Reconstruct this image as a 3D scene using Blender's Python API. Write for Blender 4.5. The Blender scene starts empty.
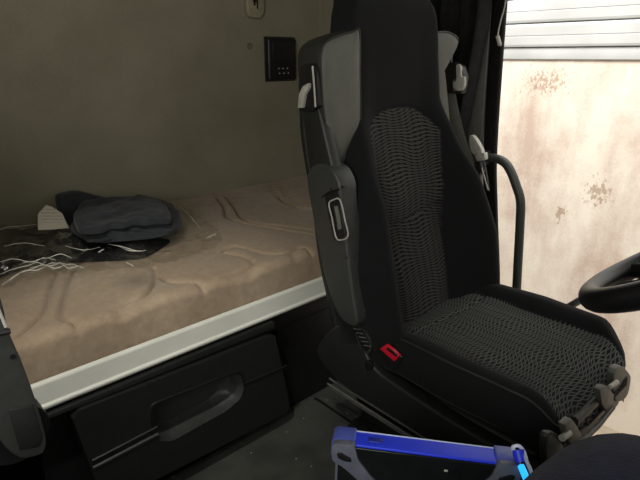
import bpy, bmesh, math, random
from mathutils import Vector, Matrix, noise
from mathutils.bvhtree import BVHTree
random.seed(7)
scene = bpy.context.scene
COL = scene.collection
PI = math.pi

# ------------------------------------------------------------------ camera
PITCH, YAW, FPX, CZ = math.radians(19.3), math.radians(46.9), 525.0, 1.0
cam_d = bpy.data.cameras.new('camera'); cam = bpy.data.objects.new('camera', cam_d); COL.objects.link(cam)
cam.location = (0, 0, CZ); cam.rotation_euler = (PI/2 - PITCH, 0, YAW)
cam_d.sensor_width = 36; cam_d.lens = 36*FPX/640; cam_d.clip_start = 0.02
scene.camera = cam

def at(u, v, ax, val):
    """surveying aid: where the sight line of a photo pixel meets a plane of the cab"""
    a = (u-320)/FPX; b = (240-v)/FPX
    fc = math.cos(PITCH)+math.sin(PITCH)*b
    d = (-math.sin(YAW)*fc+math.cos(YAW)*a, math.cos(YAW)*fc+math.sin(YAW)*a, -math.sin(PITCH)+math.cos(PITCH)*b)
    i = 'xyz'.index(ax); t = (val-(0, 0, CZ)[i])/d[i]
    return Vector((t*d[0], t*d[1], CZ+t*d[2]))

# ------------------------------------------------------------------ materials
class NT:
    def __init__(s, name):
        s.m = bpy.data.materials.new(name); s.m.use_nodes = True
        s.t = s.m.node_tree; s.n = s.t.nodes; s.l = s.t.links
        s.b = s.n['Principled BSDF']; s.out = s.n['Material Output']
    def new(s, typ, **kw):
        n = s.n.new(typ)
        for k, v in kw.items(): setattr(n, k, v)
        return n
    def link(s, a, b): s.l.new(a, b)
    def math(s, op, a, b=None, c=None):
        n = s.n.new('ShaderNodeMath'); n.operation = op
        for i, x in enumerate((a, b, c)):
            if x is None: continue
            if isinstance(x, (int, float)): n.inputs[i].default_value = x
            else: s.l.new(x, n.inputs[i])
        return n.outputs[0]
    def obj(s): return s.new('ShaderNodeTexCoord').outputs['Object']
    def noise(s, scale, detail=2, vec=None, rough=.5, dist=0):
        n = s.new('ShaderNodeTexNoise'); n.inputs['Scale'].default_value = scale
        n.inputs['Detail'].default_value = detail; n.inputs['Roughness'].default_value = rough
        n.inputs['Distortion'].default_value = dist
        s.link(vec if vec is not None else s.obj(), n.inputs['Vector']); return n.outputs['Fac']
    def ramp(s, fac, stops):
        r = s.new('ShaderNodeValToRGB'); e = r.color_ramp.elements
        while len(e) < len(stops): e.new(.5)
        for i, (p, c) in enumerate(stops):
            e[i].position = p; e[i].color = (*c, 1) if len(c) == 3 else c
        s.link(fac, r.inputs['Fac']); return r.outputs['Color']
    def mix(s, fac, a, b):
        n = s.new('ShaderNodeMix', data_type='RGBA')
        for i, x in ((0, fac), (6, a), (7, b)):
            if isinstance(x, (int, float)): n.inputs[i].default_value = x
            elif isinstance(x, tuple): n.inputs[i].default_value = (*x, 1)
            else: s.link(x, n.inputs[i])
        return n.outputs[2]
    def bump(s, h, strength=.3, dist=.01):
        b = s.new('ShaderNodeBump'); b.inputs['Strength'].default_value = strength
        b.inputs['Distance'].default_value = dist
        s.link(h, b.inputs['Height']); s.link(b.outputs[0], s.b.inputs['Normal'])
    def set(s, **kw):
        for k, v in kw.items():
            k = {'base': 'Base Color', 'rough': 'Roughness', 'metal': 'Metallic', 'spec': 'Specular IOR Level', 'sheen': 'Sheen Weight',
                 'srough': 'Sheen Roughness', 'coat': 'Coat Weight', 'trans': 'Transmission Weight', 'ecol': 'Emission Color', 'estr': 'Emission Strength', 'alpha': 'Alpha'}[k]
            if isinstance(v, tuple): v = (*v, 1)
            if isinstance(v, (int, float)) or isinstance(v, tuple): s.b.inputs[k].default_value = v
            else: s.link(v, s.b.inputs[k])

def simple(name, col, rough=.5, metal=0, nscale=60, namp=.15, bump=.1, spec=.5, sheen=0, bscale=None):
    t = NT(name); n = t.noise(nscale, 3)
    c0 = tuple(c*(1-namp) for c in col); c1 = tuple(min(1, c*(1+namp)) for c in col)
    t.set(base=t.ramp(n, [(.3, c0), (.7, c1)]), rough=rough, metal=metal, spec=spec, sheen=sheen)
    if bump: t.bump(t.noise(bscale or nscale*6, 2), bump, .002)
    return t.m

M = {}
M['plastic_dark'] = simple('dark_grey_plastic', (.013, .014, .013), .5, bump=.15)
M['plastic_black'] = simple('black_plastic', (.009, .009, .010), .42, bump=.1)
M['plastic_grey'] = simple('grey_plastic', (.105, .105, .094), .5, bump=.1)
M['plastic_mid'] = simple('mid_grey_plastic', (.034, .036, .033), .48, bump=.12)
M['plastic_light'] = simple('light_grey_plastic', (.42, .41, .37), .4, bump=.05)
M['leather_grey'] = simple('grey_leatherette', (.098, .102, .086), .55, nscale=40, namp=.08, bump=.35, bscale=500)
M['leather_dark'] = simple('dark_leatherette', (.022, .023, .021), .55, nscale=40, namp=.1, bump=.35, bscale=500)
M['black_fabric'] = simple('black_fabric', (.011, .0115, .0125), .95, nscale=90, namp=.3, bump=.5, bscale=700, spec=.15, sheen=.04)
M['garment'] = simple('charcoal_cloth', (.026, .029, .033), .9, nscale=30, namp=.25, bump=.4, bscale=600, spec=.2, sheen=.1)
M['garment_black'] = simple('black_cloth', (.010, .010, .011), .85, nscale=30, namp=.25, bump=.4, bscale=600, spec=.25)
M['navy'] = simple('navy_trouser_cloth', (.012, .013, .032), .92, nscale=70, namp=.35, bump=.6, bscale=420, spec=.15, sheen=.08)
M['rubber'] = simple('black_rubber', (.006, .006, .006), .6, bump=.2, spec=.2)
M['curtain'] = simple('black_curtain_cloth', (.034, .034, .033), .9, nscale=40, namp=.25, bump=.3, bscale=500, spec=.2, sheen=.05)
M['alu'] = simple('brushed_aluminium', (.72, .73, .66), .42, metal=.1, nscale=12, namp=.05, bump=.05)
M['chrome'] = simple('chrome', (.75, .75, .72), .18, metal=1, bump=0)
M['red'] = simple('red_plastic', (.62, .010, .035), .35, bump=0, namp=.05)
M['webbing'] = simple('grey_belt_webbing', (.17, .17, .155), .7, nscale=200, bump=.6, bscale=900)
M['blue'] = simple('blue_anodised_shell', (.018, .045, .80), .45, bump=0, namp=.05)
M['bumper'] = simple('slate_rubber_bumper', (.105, .118, .155), .5, bump=.1)
M['screen'] = simple('dark_glass_screen', (.008, .010, .011), .18, bump=0)
M['cream'] = simple('cream_plastic', (.30, .27, .18), .5, bump=.05)
M['steel'] = simple('dull_steel', (.22, .22, .20), .35, metal=.8)
M['shoe'] = simple('black_shoe_leather', (.012, .012, .012), .4)

def beige_wall():
    t = NT('beige_felt_lining'); v = t.obj()
    n = t.noise(6, 4, v); n2 = t.noise(240, 2, v)
    f = t.math('ADD', t.math('MULTIPLY', n, .6), t.math('MULTIPLY', n2, .4))
    t.set(base=t.ramp(f, [(.35, (.235, .215, .155)), (.65, (.30, .276, .205))]), rough=.95, spec=.1, sheen=.1)
    t.bump(n2, .35, .002); return t.m
M['lining'] = beige_wall()

def mattress_mat():
    t = NT('beige_velour'); v = t.obj()
    n = t.noise(5, 4, v); n2 = t.noise(55, 4, v, .7); n3 = t.noise(500, 2, v)
    f = t.math('ADD', t.math('MULTIPLY', n, .45), t.math('MULTIPLY', n2, .55))
    c = t.ramp(f, [(.3, (.27, .200, .135)), (.55, (.355, .275, .195)), (.72, (.43, .345, .25))])
    # greyish worn smudge
    at_ = t.new('ShaderNodeVectorMath', operation='DISTANCE'); t.link(v, at_.inputs[0]); at_.inputs[1].default_value = (-1.13, .46, .5)
    sm = t.math('MULTIPLY', t.math('SUBTRACT', 1, t.math('SMOOTH_MIN', t.math('MULTIPLY', at_.outputs['Value'], 16), 1.0, .3)), .55)
    c = t.mix(sm, c, (.10, .082, .062))
    t.set(base=c, rough=.92, spec=.15, sheen=.25, srough=.4)
    t.bump(t.math('ADD', n2, t.math('MULTIPLY', n3, .5)), .35, .003); return t.m
M['mattress'] = mattress_mat()

def carpet():
    t = NT('charcoal_carpet'); v = t.obj()
    n = t.noise(9, 4, v); n2 = t.noise(400, 2, v)
    c = t.ramp(n, [(.35, (.040, .043, .037)), (.6, (.066, .070, .060))])
    vo = t.new('ShaderNodeTexVoronoi'); vo.inputs['Scale'].default_value = 38; t.link(v, vo.inputs['Vector'])
    big = t.noise(14, 1, v)
    sp = t.math('MULTIPLY', t.math('LESS_THAN', vo.outputs['Distance'], .075), t.math('GREATER_THAN', big, .50))
    c = t.mix(sp, c, (.38, .36, .30))
    t.set(base=c, rough=.95, spec=.15); t.bump(n2, .8, .004); return t.m
M['carpet'] = carpet()

def plaster():
    t = NT('stained_cream_plaster'); v = t.obj()
    sep = t.new('ShaderNodeSeparateXYZ'); t.link(v, sep.inputs[0])
    mp = t.new('ShaderNodeMapping'); mp.inputs['Scale'].default_value = (1, 1, .25); t.link(v, mp.inputs['Vector'])
    n = t.noise(2.2, 5, v, .6); st = t.noise(7, 4, mp.outputs[0], .6); fine = t.noise(60, 3, v, .7)
    f = t.math('ADD', t.math('MULTIPLY', n, .5), t.math('ADD', t.math('MULTIPLY', st, .35), t.math('MULTIPLY', fine, .15)))
    c = t.ramp(f, [(.38, (.60, .48, .40)), (.47, (.74, .65, .56)), (.56, (.86, .80, .70))])
    def blot(c, ctr, r, sx, thr, scale):
        d = t.new('ShaderNodeVectorMath', operation='SUBTRACT'); t.link(v, d.inputs[0]); d.inputs[1].default_value = ctr
        s_ = t.new('ShaderNodeVectorMath', operation='MULTIPLY'); t.link(d.outputs[0], s_.inputs[0]); s_.inputs[1].default_value = sx
        L = t.new('ShaderNodeVectorMath', operation='LENGTH'); t.link(s_.outputs[0], L.inputs[0])
        fall = t.math('SUBTRACT', 1, t.math('DIVIDE', L.outputs['Value'], r))
        nn = t.noise(scale, 4, mp2.outputs[0], .75)
        val = t.math('ADD', nn, t.math('MULTIPLY', fall, .30))
        k = t.math('MULTIPLY', t.math('GREATER_THAN', val, thr), t.math('GREATER_THAN', fall, 0))
        return t.mix(t.math('MULTIPLY', k, .65), c, (.36, .23, .14))
    mp2 = t.new('ShaderNodeMapping'); mp2.inputs['Scale'].default_value = (1, 1, .55); t.link(v, mp2.inputs['Vector'])
    w1 = at(545, 82, 'y', 3.5); w2 = at(598, 193, 'y', 3.5); w3 = at(560, 215, 'y', 3.5); w4 = at(625, 300, 'y', 3.5)
    c = blot(c, tuple(w1), .30, (.8, 1, 1.6), .745, 60)
    c = blot(c, tuple(w2), .20, (1.2, 1, 1), .73, 40)
    c = blot(c, tuple(w3), .10, (1, 1, 1), .72, 30)
    c = blot(c, tuple(w4), .10, (1, 1, 1.5), .72, 30)
    t.set(base=c, rough=.85, spec=.2); t.bump(fine, .12, .006); return t.m
M['plaster'] = plaster()
M['shutter'] = simple('white_painted_shutter', (.60, .62, .62), .35, metal=.1, nscale=3, namp=.10, bump=0)
M['concrete'] = simple('yard_concrete', (.40, .34, .26), .9, nscale=8, namp=.15, bump=.4)

def weave(name, zg, along, across, amp, wl):
    """black cloth woven with a net of wavy grey threads; coordinates from the attributes pu, pv, mask"""
    t = NT(name)
    def attr(n):
        a = t.new('ShaderNodeAttribute'); a.attribute_name = n; return a.outputs['Fac']
    u, v, m = attr('pu'), attr('pv'), attr('mask')
    big = t.math('MULTIPLY', t.math('SINE', t.math('ADD', t.math('MULTIPLY', u, 40), t.math('MULTIPLY', v, 24))), amp)
    big2 = t.math('MULTIPLY', t.math('SINE', t.math('ADD', t.math('MULTIPLY', u, 27), t.math('MULTIPLY', v, -33))), amp*.8)
    w = t.math('ADD', v, t.math('ADD', big, big2))
    def line(sgn, ph):
        zig = t.math('MULTIPLY', t.math('SINE', t.math('ADD', t.math('MULTIPLY', u, 2*PI/wl), ph)), sgn*along*zg)
        q = t.math('SINE', t.math('MULTIPLY', t.math('ADD', w, zig), 2*PI/along))
        return t.math('POWER', t.math('MULTIPLY', t.math('ADD', q, 1), .5), 5)
    L = t.math('MAXIMUM', line(1, 0), line(-1, .6))
    thr = t.noise(900, 1)
    L = t.math('MULTIPLY', L, t.math('ADD', .55, thr))
    L = t.math('MULTIPLY', L, m)
    Lc = t.math('MINIMUM', L, 1.0)
    c = t.mix(Lc, (.0095, .010, .011), across)
    t.set(base=c, rough=.9, spec=.12, sheen=.04)
    t.bump(t.math('ADD', t.math('MULTIPLY', L, 1.0), t.math('MULTIPLY', thr, .3)), .6, .002)
    return t.m
M['weave_back'] = weave('wavy_woven_backrest_cloth', .22, .0082, (.092, .089, .080), .0058, .050)
M['weave_seat'] = weave('wavy_woven_cushion_cloth', .34, .0088, (.140, .146, .134), .0060, .055)

def film():
    t = NT('clear_plastic_film')
    t.n.remove(t.b)
    tr = t.new('ShaderNodeBsdfTransparent'); tr.inputs[0].default_value = (.965, .965, .95, 1)
    gl = t.new('ShaderNodeBsdfGlossy'); gl.inputs['Roughness'].default_value = .16; gl.inputs[0].default_value = (1, 1, .96, 1)
    fr = t.new('ShaderNodeFresnel'); fr.inputs[0].default_value = 1.45
    v = t.obj(); n = t.noise(28, 4, v, .6, .8)
    b = t.new('ShaderNodeBump'); b.inputs['Strength'].default_value = .5; b.inputs['Distance'].default_value = .010
    t.link(n, b.inputs['Height']); t.link(b.outputs[0], gl.inputs['Normal']); t.link(b.outputs[0], fr.inputs['Normal'])
    mx = t.new('ShaderNodeMixShader')
    t.link(t.math('MINIMUM', t.math('ADD', t.math('MULTIPLY', fr.outputs[0], .28), .035), .25), mx.inputs[0])
    t.link(tr.outputs[0], mx.inputs[1]); t.link(gl.outputs[0], mx.inputs[2]); t.link(mx.outputs[0], t.out.inputs[0])
    return t.m
M['film'] = film()
M['highlight_streak'] = simple('painted_film_highlight', (.85, .85, .76), .2, bump=0)  # pale colour for the highlight streaks modelled on the bag film

def tag_mat():
    t = NT('printed_paper_tag'); 
    uv = t.new('ShaderNodeTexCoord').outputs['UV']; sep = t.new('ShaderNodeSeparateXYZ'); t.link(uv, sep.inputs[0])
    row = t.math('GREATER_THAN', t.math('SINE', t.math('MULTIPLY', sep.outputs[1], 48)), .35)
    blk = t.math('GREATER_THAN', t.noise(30, 1, uv), .5)
    inside = t.math('MULTIPLY', t.math('MULTIPLY', t.math('GREATER_THAN', sep.outputs[0], .12), t.math('LESS_THAN', sep.outputs[0], .8)), t.math('MULTIPLY', t.math('GREATER_THAN', sep.outputs[1], .3), t.math('LESS_THAN', sep.outputs[1], .85)))
    k = t.math('MULTIPLY', t.math('MULTIPLY', row, blk), inside)
    t.set(base=t.mix(t.math('MULTIPLY', k, .6), (.42, .39, .31), (.10, .09, .07)), rough=.7); return t.m
M['tag'] = tag_mat()
M['button_white'] = simple('white_button_mark', (.55, .55, .5), .5, bump=0)
M['lcd'] = simple('dark_display', (.016, .016, .018), .25, bump=0)
tp = NT('cyan_stylus_added_glow'); tp.set(base=(.02, .25, .8), rough=.2, ecol=(.02, .45, 1.0), estr=1.2); M['cyan'] = tp.m  # emission adds the bright glow; the stylus is no lamp
tp = NT('milky_clear_plastic'); tp.set(base=(.55, .62, .80), rough=.25); M['milky'] = tp.m
tp = NT('window_glass'); tp.set(base=(1, 1, 1), rough=0, trans=1.0); M['glass'] = tp.m

# ------------------------------------------------------------------ mesh helpers
def link(name, me, mat=None, parent=None, smooth=True):
    o = bpy.data.objects.new(name, me); COL.objects.link(o)
    if mat is not None:
        for m in (mat if isinstance(mat, (list, tuple)) else [mat]): me.materials.append(m)
    if parent is not None: o.parent = parent
    if smooth:
        for p in me.polygons: p.use_smooth = True
        try: me.set_sharp_from_angle(angle=math.radians(38))
        except Exception: pass
    return o
def obj(name, bm, mat, parent=None, smooth=True):
    bmesh.ops.recalc_face_normals(bm, faces=bm.faces)
    me = bpy.data.meshes.new(name); bm.to_mesh(me); bm.free()
    return link(name, me, mat, parent, smooth)
def thing(name, label, cat, loc=(0, 0, 0), group=None):
    o = bpy.data.objects.new(name, None); COL.objects.link(o); o.location = loc; o.empty_display_size = .05
    return tag(o, label, cat, group)
def tag(o, label, cat, group=None, kind=None):
    o['label'] = label; o['category'] = cat
    if group: o['group'] = group
    if kind: o['kind'] = kind
    return o
def struct(o): o['kind'] = 'structure'; return o

def box(bm, lo, hi, bev=0, seg=3, rot=None, piv=None):
    b2 = bmesh.new(); bmesh.ops.create_cube(b2, size=1)
    s = [hi[i]-lo[i] for i in range(3)]; c = [(hi[i]+lo[i])/2 for i in range(3)]
    bmesh.ops.scale(b2, vec=s, verts=b2.verts)
    if bev: bmesh.ops.bevel(b2, geom=b2.edges[:]+b2.verts[:], offset=min(bev, min(s)*.49), segments=seg, affect='EDGES', profile=.5)
    bmesh.ops.translate(b2, vec=c, verts=b2.verts)
    if rot is not None: bmesh.ops.rotate(b2, cent=piv or c, matrix=rot, verts=b2.verts)
    merge(bm, b2)
def merge(bm, b2):
    me = bpy.data.meshes.new('tmp'); b2.to_mesh(me); b2.free(); bm.from_mesh(me); bpy.data.meshes.remove(me)
def smooth_path(pts, n=8, closed=False):
    P = [Vector(p) for p in pts]; out = []; N = len(P)
    rng = range(N if closed else N-1)
    for i in rng:
        if closed: p0, p1, p2, p3 = P[i-1], P[i], P[(i+1) % N], P[(i+2) % N]
        else: p0, p1, p2, p3 = P[max(i-1, 0)], P[i], P[i+1], P[min(i+2, N-1)]
        for k in range(n):
            t = k/n
            out.append(.5*((2*p1)+(-p0+p2)*t+(2*p0-5*p1+4*p2-p3)*t*t+(-p0+3*p1-3*p2+p3)*t**3))
    if not closed: out.append(P[-1].copy())
    return out
def tube(bm, pts, r, n=12, closed=False, sx=1, cap=True, up=None):
    """sweep; r number or list; sx flattens along the binormal; up keeps flat strips untwisted"""
    P = [Vector(p) for p in pts]; N = len(P); rings = []
    T = []
    for i in range(N):
        a = P[i-1] if (i or closed) else P[0]; b = P[(i+1) % N] if (i < N-1 or closed) else P[-1]
        T.append((b-a).normalized())
    ref = Vector(up) if up is not None else (Vector((0, 0, 1)) if abs(T[0].z) < .9 else Vector((1, 0, 0)))
    nrm = (ref-T[0]*ref.dot(T[0])).normalized()
    for i in range(N):
        if up is not None: nrm = (ref-T[i]*ref.dot(T[i])).normalized()
        else: nrm = (nrm-T[i]*nrm.dot(T[i])).normalized()
        bi = T[i].cross(nrm); rr = r[i] if isinstance(r, (list, tuple)) else r
        rings.append([bm.verts.new(P[i]+nrm*math.cos(2*PI*k/n)*rr+bi*math.sin(2*PI*k/n)*rr*sx) for k in range(n)])
    for i in range(N if closed else N-1):
        A, B = rings[i], rings[(i+1) % N]
        for k in range(n): bm.faces.new((A[k], A[(k+1) % n], B[(k+1) % n], B[k]))
    if cap and not closed:
        bm.faces.new(rings[0][::-1]); bm.faces.new(rings[-1])
def prism(bm, outline, off, bev=.004, seg=2):
    """closed 3D outline (planar) extruded by the vector off, edges bevelled"""
    b2 = bmesh.new(); vs = [b2.verts.new(Vector(p)) for p in outline]; f = b2.faces.new(vs)
    r = bmesh.ops.extrude_face_region(b2, geom=[f]); nv = [g for g in r['geom'] if isinstance(g, bmesh.types.BMVert)]
    bmesh.ops.translate(b2, vec=Vector(off), verts=nv)
    bmesh.ops.recalc_face_normals(b2, faces=b2.faces)
    if bev:
        es = [e for e in b2.edges if len(e.link_faces) == 2 and e.calc_face_angle(0) > .5]
        bmesh.ops.bevel(b2, geom=es, offset=bev, segments=seg, affect='EDGES', profile=.5, clamp_overlap=True)
    bmesh.ops.triangulate(b2, faces=[f for f in b2.faces if len(f.verts) > 8])
    merge(bm, b2)
def round_poly(pts, r, n=5):
    """2D polygon with rounded corners; r number or list"""
    out = []; N = len(pts)
    for i in range(N):
        p = Vector(pts[i]); a = Vector(pts[i-1]); b = Vector(pts[(i+1) % N]); rr = r[i] if isinstance(r, (list, tuple)) else r
        if rr <= 0: out.append(p); continue
        da = (a-p); db = (b-p); rr = min(rr, da.length*.48, db.length*.48)
        A = p+da.normalized()*rr; B = p+db.normalized()*rr
        for k in range(n+1):
            t = k/n; out.append(A*(1-t)**2+p*2*t*(1-t)+B*t*t)
    return out
def loft(rings, closed_u=True, caps=True):
    bm = bmesh.new(); R = [[bm.verts.new(p) for p in ring] for ring in rings]; n = len(R[0])
    for i in range(len(R)-1):
        for k in range(n if closed_u else n-1):
            bm.faces.new((R[i][k], R[i][(k+1) % n], R[i+1][(k+1) % n], R[i+1][k]))
    if caps: bm.faces.new(R[0][::-1]); bm.faces.new(R[-1])
    return bm, R
def quad(name, pts, mat, parent=None):
    bm = bmesh.new(); bm.faces.new([bm.verts.new(p) for p in pts]); return obj(name, bm, mat, parent, False)
def sstep(a, b, x):
    t = max(0, min(1, (x-a)/(b-a))); return t*t*(3-2*t)
def lerp_tab(tab, x):
    if x <= tab[0][0]: return tab[0][1]
    for (a, va), (b, vb) in zip(tab, tab[1:]):
        if x <= b: 
            t = (x-a)/(b-a); t = t*t*(3-2*t)*.4+t*.6
            return va+(vb-va)*t
    return tab[-1][1]

# ------------------------------------------------------------------ the cab shell
XB, YS, ZC, YP, XF = -1.73, 1.62, 1.95, -.78, .95      # rear wall, driver's side, roof, passenger's side, windscreen
def slab(name, lo, hi, mat, bev=0):
    bm = bmesh.new(); box(bm, lo, hi, bev); return struct(obj(name, bm, mat, None, False))
bm = bmesh.new(); box(bm, (XB, YP-.05, -.06), (-.86, YS+.06, 0)); box(bm, (-.86, YP-.05, -.06), (XF, 1.335, 0)); struct(obj('floor', bm, M['carpet'], None, False))
slab('wall_back', (XB-.05, YP-.05, -.06), (XB, YS+.06, ZC+.05), M['lining'])
slab('ceiling', (XB-.05, YP-.05, ZC), (XF+.05, YS+.06, ZC+.05), M['lining'])
# driver's side wall behind the open door
slab('wall_left', (XB-.05, YS, -.06), (-.955, YS+.05, ZC), M['lining'])
# passenger's side wall with its window opening
bm = bmesh.new()
box(bm, (XB, YP-.05, -.06), (XF, YP, .75)); box(bm, (XB, YP-.05, 1.55), (XF, YP, ZC)); box(bm, (XB, YP-.05, .75), (-.35, YP, 1.55)); box(bm, (.55, YP-.05, .75), (XF, YP, 1.55))
struct(obj('wall_right', bm, M['lining'], None, False))
# front wall with the windscreen opening
bm = bmesh.new()
box(bm, (XF, YP-.05, -.06), (XF+.05, YS+.06, .75)); box(bm, (XF, YP-.05, 1.75), (XF+.05, YS+.06, ZC))
box(bm, (XF, YP-.05, .75), (XF+.05, YP+.1, 1.75)); box(bm, (XF, YS-.1, .75), (XF+.05, YS+.06, 1.75))
struct(obj('wall_front', bm, M['plastic_dark'], None, False))
# header over the open driver's door
slab('trim_4', (-.955, YS, 1.62), (XF+.05, YS+.06, ZC), M['plastic_dark'])
# vertical seam strip in the rear corner
bm = bmesh.new(); tube(bm, [(XB+.001, YS-.002, .4), (XB+.001, YS-.002, ZC)], .004, 8); struct(obj('trim_1', bm, M['lining']))

# floor mat with a bound edge
mt = thing('floor_mat', 'charcoal carpet floor mat between the bunk drawers and the driver seat', 'mat', (-.8, .5, 0))
bm = bmesh.new(); prism(bm, [(x+.8, y-.5, .001) for x, y in ((-1.0, -.1), (-1.0, .60), (-1.012, .93), (-.96, .955), (-.1, .955), (-.1, -.1))], (0, 0, .012), .004, 2); obj('pile', bm, M['carpet'], mt, False)
bm = bmesh.new(); tube(bm, smooth_path([(-.995+.8, .91-.5, .013), (-.95+.8, .915-.5, .0135), (-.5+.8, .905-.5, .0135), (-.12+.8, .90-.5, .013)], 4), .004, 8); obj('edge_binding', bm, M['rubber'], mt)

# B pillar trim: grey inner strip, light edge strip and black rubber seal framing the door opening
def strip(name, pts, w, d, mat, back=.05):
    """vertical strip following (x, z) points on the pillar at y = YS; w wide in x, d deep in y"""
    P = smooth_path([(x, 0, z) for x, z in pts], 6); rings = []
    for p in P:
        x, z = p.x, p.z
        rp = round_poly([(x, YS-d), (x+w, YS-d), (x+w, YS+back), (x, YS+back)], .006, 3)
        rings.append([(q[0], q[1], z) for q in rp])
    bm, _ = loft(rings); return struct(obj(name, bm, mat))
strip('trim_2', [(-.985, -.05), (-.97, .3), (-.985, .7), (-1.0, 1.2), (-1.0, 1.62)], .062, .010, M['plastic_grey'])
edge = [(-.846, -.05), (-.846, .2), (-.890, .5), (-.918, .72), (-.938, 1.17), (-.950, 1.62)]
strip('trim_3', edge, .046, .012, M['rubber'], .006)

# outside: plastered wall, roller shutter, yard ground
WY = 3.5
slab('wall_outside', (-6, WY, -1.5), (5, WY+.2, .985), M['plaster'])
bm = bmesh.new()
box(bm, (-6, WY+.02, .985), (5, WY+.2, 3.4)); struct(obj('wall_outside_upper', bm, M['concrete'], None, False))
sh = thing('roller_shutter', 'white metal slatted roller shutter above the stained plaster wall outside', 'shutter', (0, WY, .985))
bm = bmesh.new()
z = 0.0; prof = [(0, 0)]
hts = [.138, .072, .066]
rows = []
zz = .0
bm2 = bmesh.new(); box(bm2, (-4.2, -.014, -.004), (3, .015, .066), .003); obj('bottom_bar', bm2, M['shutter'], sh)
pts = []; zz = .068; i = 0
while zz < 2.2:
    h = .147
    for (dy, f) in ((-.002, 0), (-.026, .035), (-.030, .12), (-.030, .44), (-.0265, .46), (-.0265, .48), (-.030, .50), (-.030, .86), (-.026, .955), (-.002, .99)):
        pts.append((dy, zz+h*f))
    zz += h; i += 1
A = [bm.verts.new((-4.2, y, z)) for y, z in pts]; B = [bm.verts.new((3, y, z)) for y, z in pts]
for k in range(len(pts)-1): bm.faces.new((A[k], B[k], B[k+1], A[k+1]))
bm.faces.new([bm.verts.new(p) for p in ((-4.2, .01, .052), (3, .01, .052), (3, .01, zz), (-4.2, .01, zz))])
obj('slat_curtain', bm, M['shutter'], sh, False)
slab('ground_outside', (-6, YS+.4, -1.55), (5, WY+.1, -1.42), M['concrete'])

# ------------------------------------------------------------------ bunk
bk = thing('bunk', 'black storage bunk base with pale aluminium edge rail along the rear wall', 'bunk', (XB, .4, 0))
def loc(o, p): return Vector(p)-Vector(o.location)
def bobj(name, parent, mat, fn, smooth=True):
    """build in world coordinates, store relative to the parent's base"""
    bm = bmesh.new(); fn(bm); q = parent; off = Vector((0, 0, 0))
    while q is not None: off += q.location; q = q.parent
    bmesh.ops.translate(bm, vec=-off, verts=bm.verts)
    return obj(name, bm, mat, parent, smooth)
Y0, Y1 = -.74, YS-.015
bobj('base_panel', bk, M['plastic_black'], lambda bm: (box(bm, (-1.70, Y0, .30), (-1.0, Y1, .356), .004), box(bm, (-1.06, .80, .0), (-1.03, Y1, .31)), box(bm, (-1.70, Y0, 0), (-1.68, Y1, .3))))
def rail(bm):
    prof = round_poly([(-.9885, .3565), (-.979, .3565), (-.973, .362), (-.973, .368), (-.978, .371), (-.980, .411), (-.984, .416), (-.9885, .416)], [0, .003, .003, .003, .002, .003, .002, 0], 3)
    rings = [[(p[0], y, p[1]) for p in prof] for y in (Y0, .3, .9, Y1)]
    b, _ = loft(rings); merge(bm, b)
bobj('edge_rail', bk, M['alu'], rail)
# drawer unit: fascia strip, drawer front with recessed grip, lower panel
dr = thing('drawer', '', '', (0, 0, 0)); del dr['label']; del dr['category']; dr.parent = bk; dr.location = (0, 0, 0)
DW = .757
bobj('fascia', bk, M['plastic_dark'], lambda bm: prism(bm, [(-.985, -.1, .352), (-.985, .742, .352), (-.985, .745, .330), (-.985, -.1, .347)], (.018, 0, 0), .003))
def dpt(u, v): return at(u, v, 'x', -.958)
# box body behind the drawer front
bobj('carcass', bk, M['plastic_black'], lambda bm: box(bm, (-1.06, .175, .0), (-1.022, .745, .345)))
def plate_with_hole(bm, outer, hole, x0, x1):
    """outer and hole: equal-length loops of (y, z)"""
    n = len(outer); loops = []
    for x, lp in ((x1, outer), (x1, hole), (x0, hole), (x0, outer)):
        loops.append([bm.verts.new((x, p[0], p[1])) for p in lp])
    for a in range(4):
        A, B = loops[a], loops[(a+1) % 4]
        for k in range(n): bm.faces.new((A[k], A[(k+1) % n], B[(k+1) % n], B[k]))
def resample(lp, n, start_angle_ctr):
    """resample a closed loop by angle round its own centre"""
    L = [Vector(p) for p in lp]; c = Vector(start_angle_ctr); out = []
    for i in range(n):
        a = 2*PI*i/n; d = Vector((math.cos(a), math.sin(a))); best = None
        for k in range(len(L)):
            p, q = L[k]-c, L[(k+1) % len(L)]-c; e = q-p; den = d.x*e.y-d.y*e.x
            if abs(den) < 1e-12: continue
            t = (p.x*e.y-p.y*e.x)/den; s = (p.x*d.y-p.y*d.x)/den
            if t > 0 and -1e-6 <= s <= 1+1e-6 and (best is None or t > best): best = t
        out.append(tuple(c+d*best))
    return out
outer = [tuple(dpt(u, v).yz) for u, v in ((71, 414), (240, 349), (275, 333), (285, 368), (240, 385), (91, 461))]
hole = round_poly([tuple(dpt(u, v).yz) for u, v in ((150, 408), (160, 402), (232, 374), (240, 374), (244, 388), (240, 399), (226, 411), (172, 441), (158, 441), (151, 432))], .008, 3)
hc = tuple(dpt(197, 408).yz)
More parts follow.
